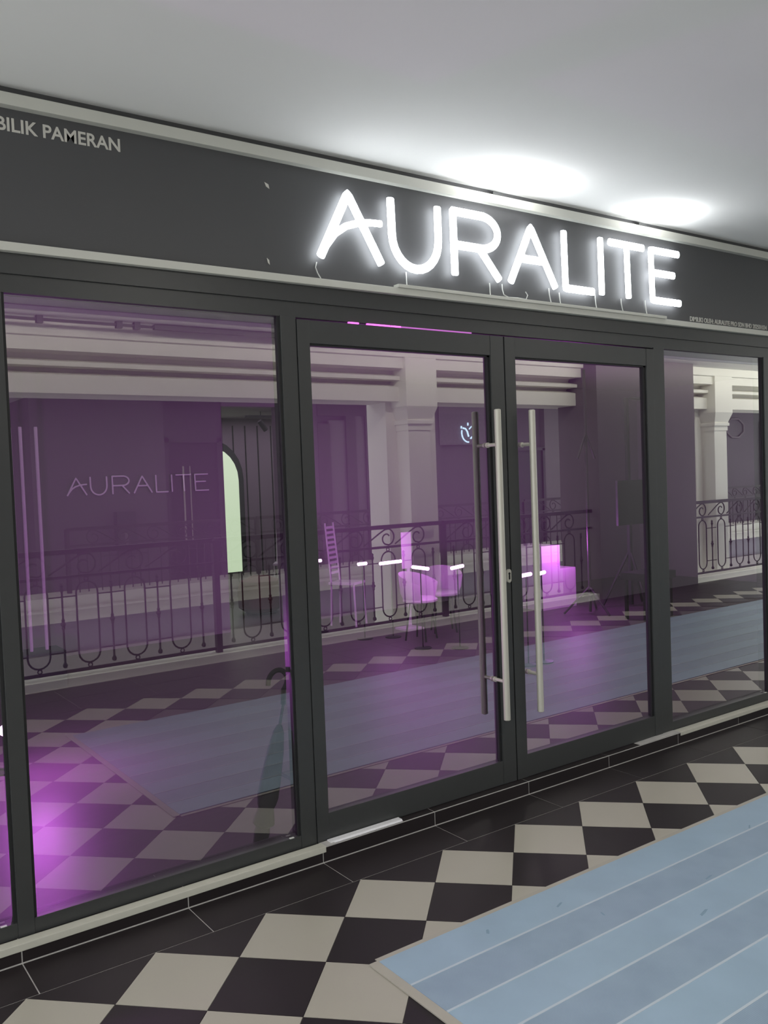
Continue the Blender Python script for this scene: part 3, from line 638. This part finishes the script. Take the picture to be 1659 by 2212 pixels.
# tripod stand with board
ts = thing('tripod_stand', 'tall dark tripod stand carrying a grey square board inside the right door leaf', 'stand', (7.58, 3.5, 0))
build('pole', m_black, lambda bm: tube_bm(bm, [(0, 0, 0.02), (0, 0, 2.40), (0.3, 0, 2.40)], 0.028, 8), ts)
local_box('board', m_board, -0.26, 0.30, -0.06, -0.03, 0.95, 1.46, ts)
for a in (0.3, 2.6, 4.4):
    build('leg', m_black, lambda bm: tube_bm(bm, [(0.02*math.cos(a), 0.02*math.sin(a), 0.62), (0.34*math.cos(a), 0.34*math.sin(a), 0.012)], 0.014, 6), ts)
m_standgrey = mat('grey_stand', (0.10, 0.09, 0.10), 0.5, noise=0.1)
ls2 = thing('light_stand', 'slender dark light stand with two braces left of the grey board', 'stand', (6.88, 3.5, 0))
build('pole', m_standgrey, lambda bm: tube_bm(bm, [(0, 0, 0.02), (0, 0, 2.70)], 0.016, 8), ls2)
for s in (-1, 1): build('brace', m_standgrey, lambda bm: tube_bm(bm, [(0, 0, 2.0), (s*0.14, 0, 1.72)], 0.012, 6), ls2)
for a in (0.5, 2.6, 4.6): build('leg', m_standgrey, lambda bm: tube_bm(bm, [(0, 0, 0.30), (0.30*math.cos(a), 0.30*math.sin(a), 0.012)], 0.012, 6), ls2)
st = thing('stool', 'small dark stool beside the tripod stand inside the right door leaf', 'stool', (7.02, 2.85, 0))
local_box('seat', m_black, -0.22, 0.30, -0.16, 0.16, 0.42, 0.50, st, bevel=0.01)
for x, y in ((-0.17, -0.12), (0.25, -0.12), (-0.17, 0.12), (0.25, 0.12)): local_box('leg', m_black, x-0.015, x+0.015, y-0.015, y+0.015, 0, 0.42, st)

# white counter
rc = thing('reception_counter', 'low white stepped counter washed in magenta light behind the right handle', 'counter', (6.65, 4.0, 0))
local_box('body', m_white_plastic, 0.0, 0.30, 0, 0.5, 0.0, 0.74, rc, bevel=0.006); local_box('side_unit', m_white_plastic, 0.30, 0.56, 0, 0.5, 0.0, 0.46, rc, bevel=0.006)
local_box('plinth', m_black, 0.56, 0.60, 0.05, 0.45, 0.0, 0.40, rc)
lamp_point(rc, (0.22, -0.34, 0.80), 28, PUR, 0.15)

# tub chairs
def tub_chair(x, y, rz, label):
    t = thing('tub_chair', label, 'chair', (x, y, 0), rz, group='white tub chairs inside the shop'); t.scale = (0.8, 0.8, 0.92)
    def shell(bm):
        n = 14; rows = [(0.20, 0.42), (0.24, 0.50), (0.26, 0.60)]
        rings = []
        for r, z in rows:
            rings.append([bm.verts.new((r*math.cos(math.radians(-30+240*k/n)), r*math.sin(math.radians(-30+240*k/n)), z + (0.12*math.sin(PI*k/n) if z > 0.55 else 0))) for k in range(n+1)])
        for A, B in zip(rings, rings[1:]):
            for k in range(n): bm.faces.new((A[k], A[k+1], B[k+1], B[k]))
        bmesh.ops.solidify(bm, geom=bm.faces[:], thickness=0.015)
    build('backrest', m_white_plastic, shell, t, smooth=True)
    build('seat', m_white_plastic, lambda bm: lathe_bm(bm, [(0.18, 0.40), (0.215, 0.415), (0.215, 0.435), (0.19, 0.45)], 20), t, smooth=True)
    for a in (45, 135, 225, 315):
        c, s = math.cos(math.radians(a)), math.sin(math.radians(a))
        build('leg', m_darksteel, lambda bm: tube_bm(bm, [(0.13*c, 0.13*s, 0.405), (0.20*c, 0.20*s, 0.0)], 0.011, 6), t)
tub_chair(4.62, 3.66, 0.4, 'white tub chair washed in magenta light below the longest glowing bar')
tub_chair(5.06, 3.85, -0.5, 'white tub chair washed in magenta light left of the dark inside handle')
def slat_chair(x, y, rz, top, label):
    t = thing('slatted_chair', label, 'chair', (x, y, 0), rz, group='white slatted chairs inside the shop')
    for s in (-1, 1):
        build('back_post', m_white_plastic, lambda bm: tube_bm(bm, [(s*0.10, 0.10, 0.0), (s*0.10, 0.08, 0.45), (s*0.09, 0.14, top)], 0.012, 6), t)
        build('leg', m_white_plastic, lambda bm: tube_bm(bm, [(s*0.12, -0.22, 0.0), (s*0.11, -0.20, 0.45)], 0.012, 6), t)
    local_box('seat', m_white_plastic, -0.13, 0.13, -0.22, 0.10, 0.45, 0.48, t, bevel=0.006)
    z = 0.56
    while z < top-0.02:
        local_box('back_slat', m_white_plastic, -0.095, 0.095, 0.085+(z-0.45)*0.09-0.008, 0.085+(z-0.45)*0.09+0.008, z, z+0.028, t); z += 0.055
slat_chair(4.58, 5.0, 0.5, 1.12, 'white slatted chair glowing pink behind the left door jamb')
slat_chair(5.30, 7.6, -0.6, 0.92, 'small white slatted chair in the back room right of the lit arch')
ad = thing('acrylic_panel', 'upright pale panel on a stand glowing magenta beside the longest bar', 'panel', (4.885, 4.2, 0))
local_box('panel', m_white_plastic, -0.06, 0.06, 0, 0.02, 0.64, 1.02, ad, bevel=0.003); local_box('post', m_white_plastic, 0.0, 0.03, 0.0, 0.02, 0.02, 0.64, ad); local_box('foot', m_white_plastic, -0.10, 0.12, -0.10, 0.12, 0, 0.02, ad)
gs = thing('glow_painted_panel', 'narrow white panel with magenta light put in as glow beside the umbrella handle', 'lamp', (1.695, 1.0, 0))  # a lit panel, no lamp; its glow is painted in
local_box('strip', m_glow_panel, -0.03, 0.03, 0, 0.02, 0.58, 0.77, gs, bevel=0.003); local_box('stem', m_darksteel, -0.006, 0.006, 0.004, 0.016, 0.02, 0.58, gs); local_box('foot', m_darksteel, -0.06, 0.06, -0.06, 0.08, 0, 0.02, gs)
pf = thing('pouf', 'round maroon pouf in the back room below the lit arch', 'pouf', (4.35, 6.5, 0))
build('cushion', mat('maroon_fabric', (0.16, 0.04, 0.07), 0.9, noise=0.1), lambda bm: lathe_bm(bm, [(0.20, 0.03), (0.27, 0.08), (0.28, 0.28), (0.24, 0.40), (0.12, 0.45)], 22), pf, smooth=True)
build('foot_ring', m_black, lambda bm: lathe_bm(bm, [(0.19, 0.0), (0.19, 0.03)], 18), pf)
tkl = thing('track_light', 'ceiling track with two dark spotlights in the back room', 'track light', (5.1, 7.0, 2.62))
local_box('rail', m_black, -0.6, 0.7, -0.015, 0.015, -0.20, -0.17, tkl)
for x in (-0.38, -0.02, 0.34):
    build('drop_rod', m_black, lambda bm: tube_bm(bm, [(x, 0, -0.18), (x, 0, 0.0)], 0.006, 5), tkl)
    build('spotlight', m_black, lambda bm: tube_bm(bm, [(x-0.02, 0, -0.24), (x+0.07, 0, -0.36)], 0.035, 10), tkl, smooth=True)
dp = thing('display_rack', 'three upright pale posts on a dark plinth inside the left window', 'display rack', (1.32, 4.3, 0))
local_box('plinth', m_board, -0.36, 0.05, -0.15, 0.15, 0.0, 0.30, dp)
for x in (-0.26, -0.18, -0.06): build('post', m_white_plastic, lambda bm: lathe_bm(bm, [(0.012, 0.30), (0.014, 0.31), (0.014, 2.1), (0.012, 2.11)], 10, 'Z', (x, 0, 0)), dp, smooth=True)

# added fill lights for the dim shop and back room
area_light('shop_fill_light', (3.5, 2.9, 2.72), 9.0, 3.5, 36, (1.0, 0.92, 1.0))
area_light('back_room_fill_light', (5.0, 7.1, 2.47), 2.6, 1.6, 14, (0.95, 0.78, 1.0))
struct(box('ceiling_back_room', m_int_wall, 3.3, 6.8, 5.62, 8.2, 2.50, 2.60))
print('floor tiles', nt_)
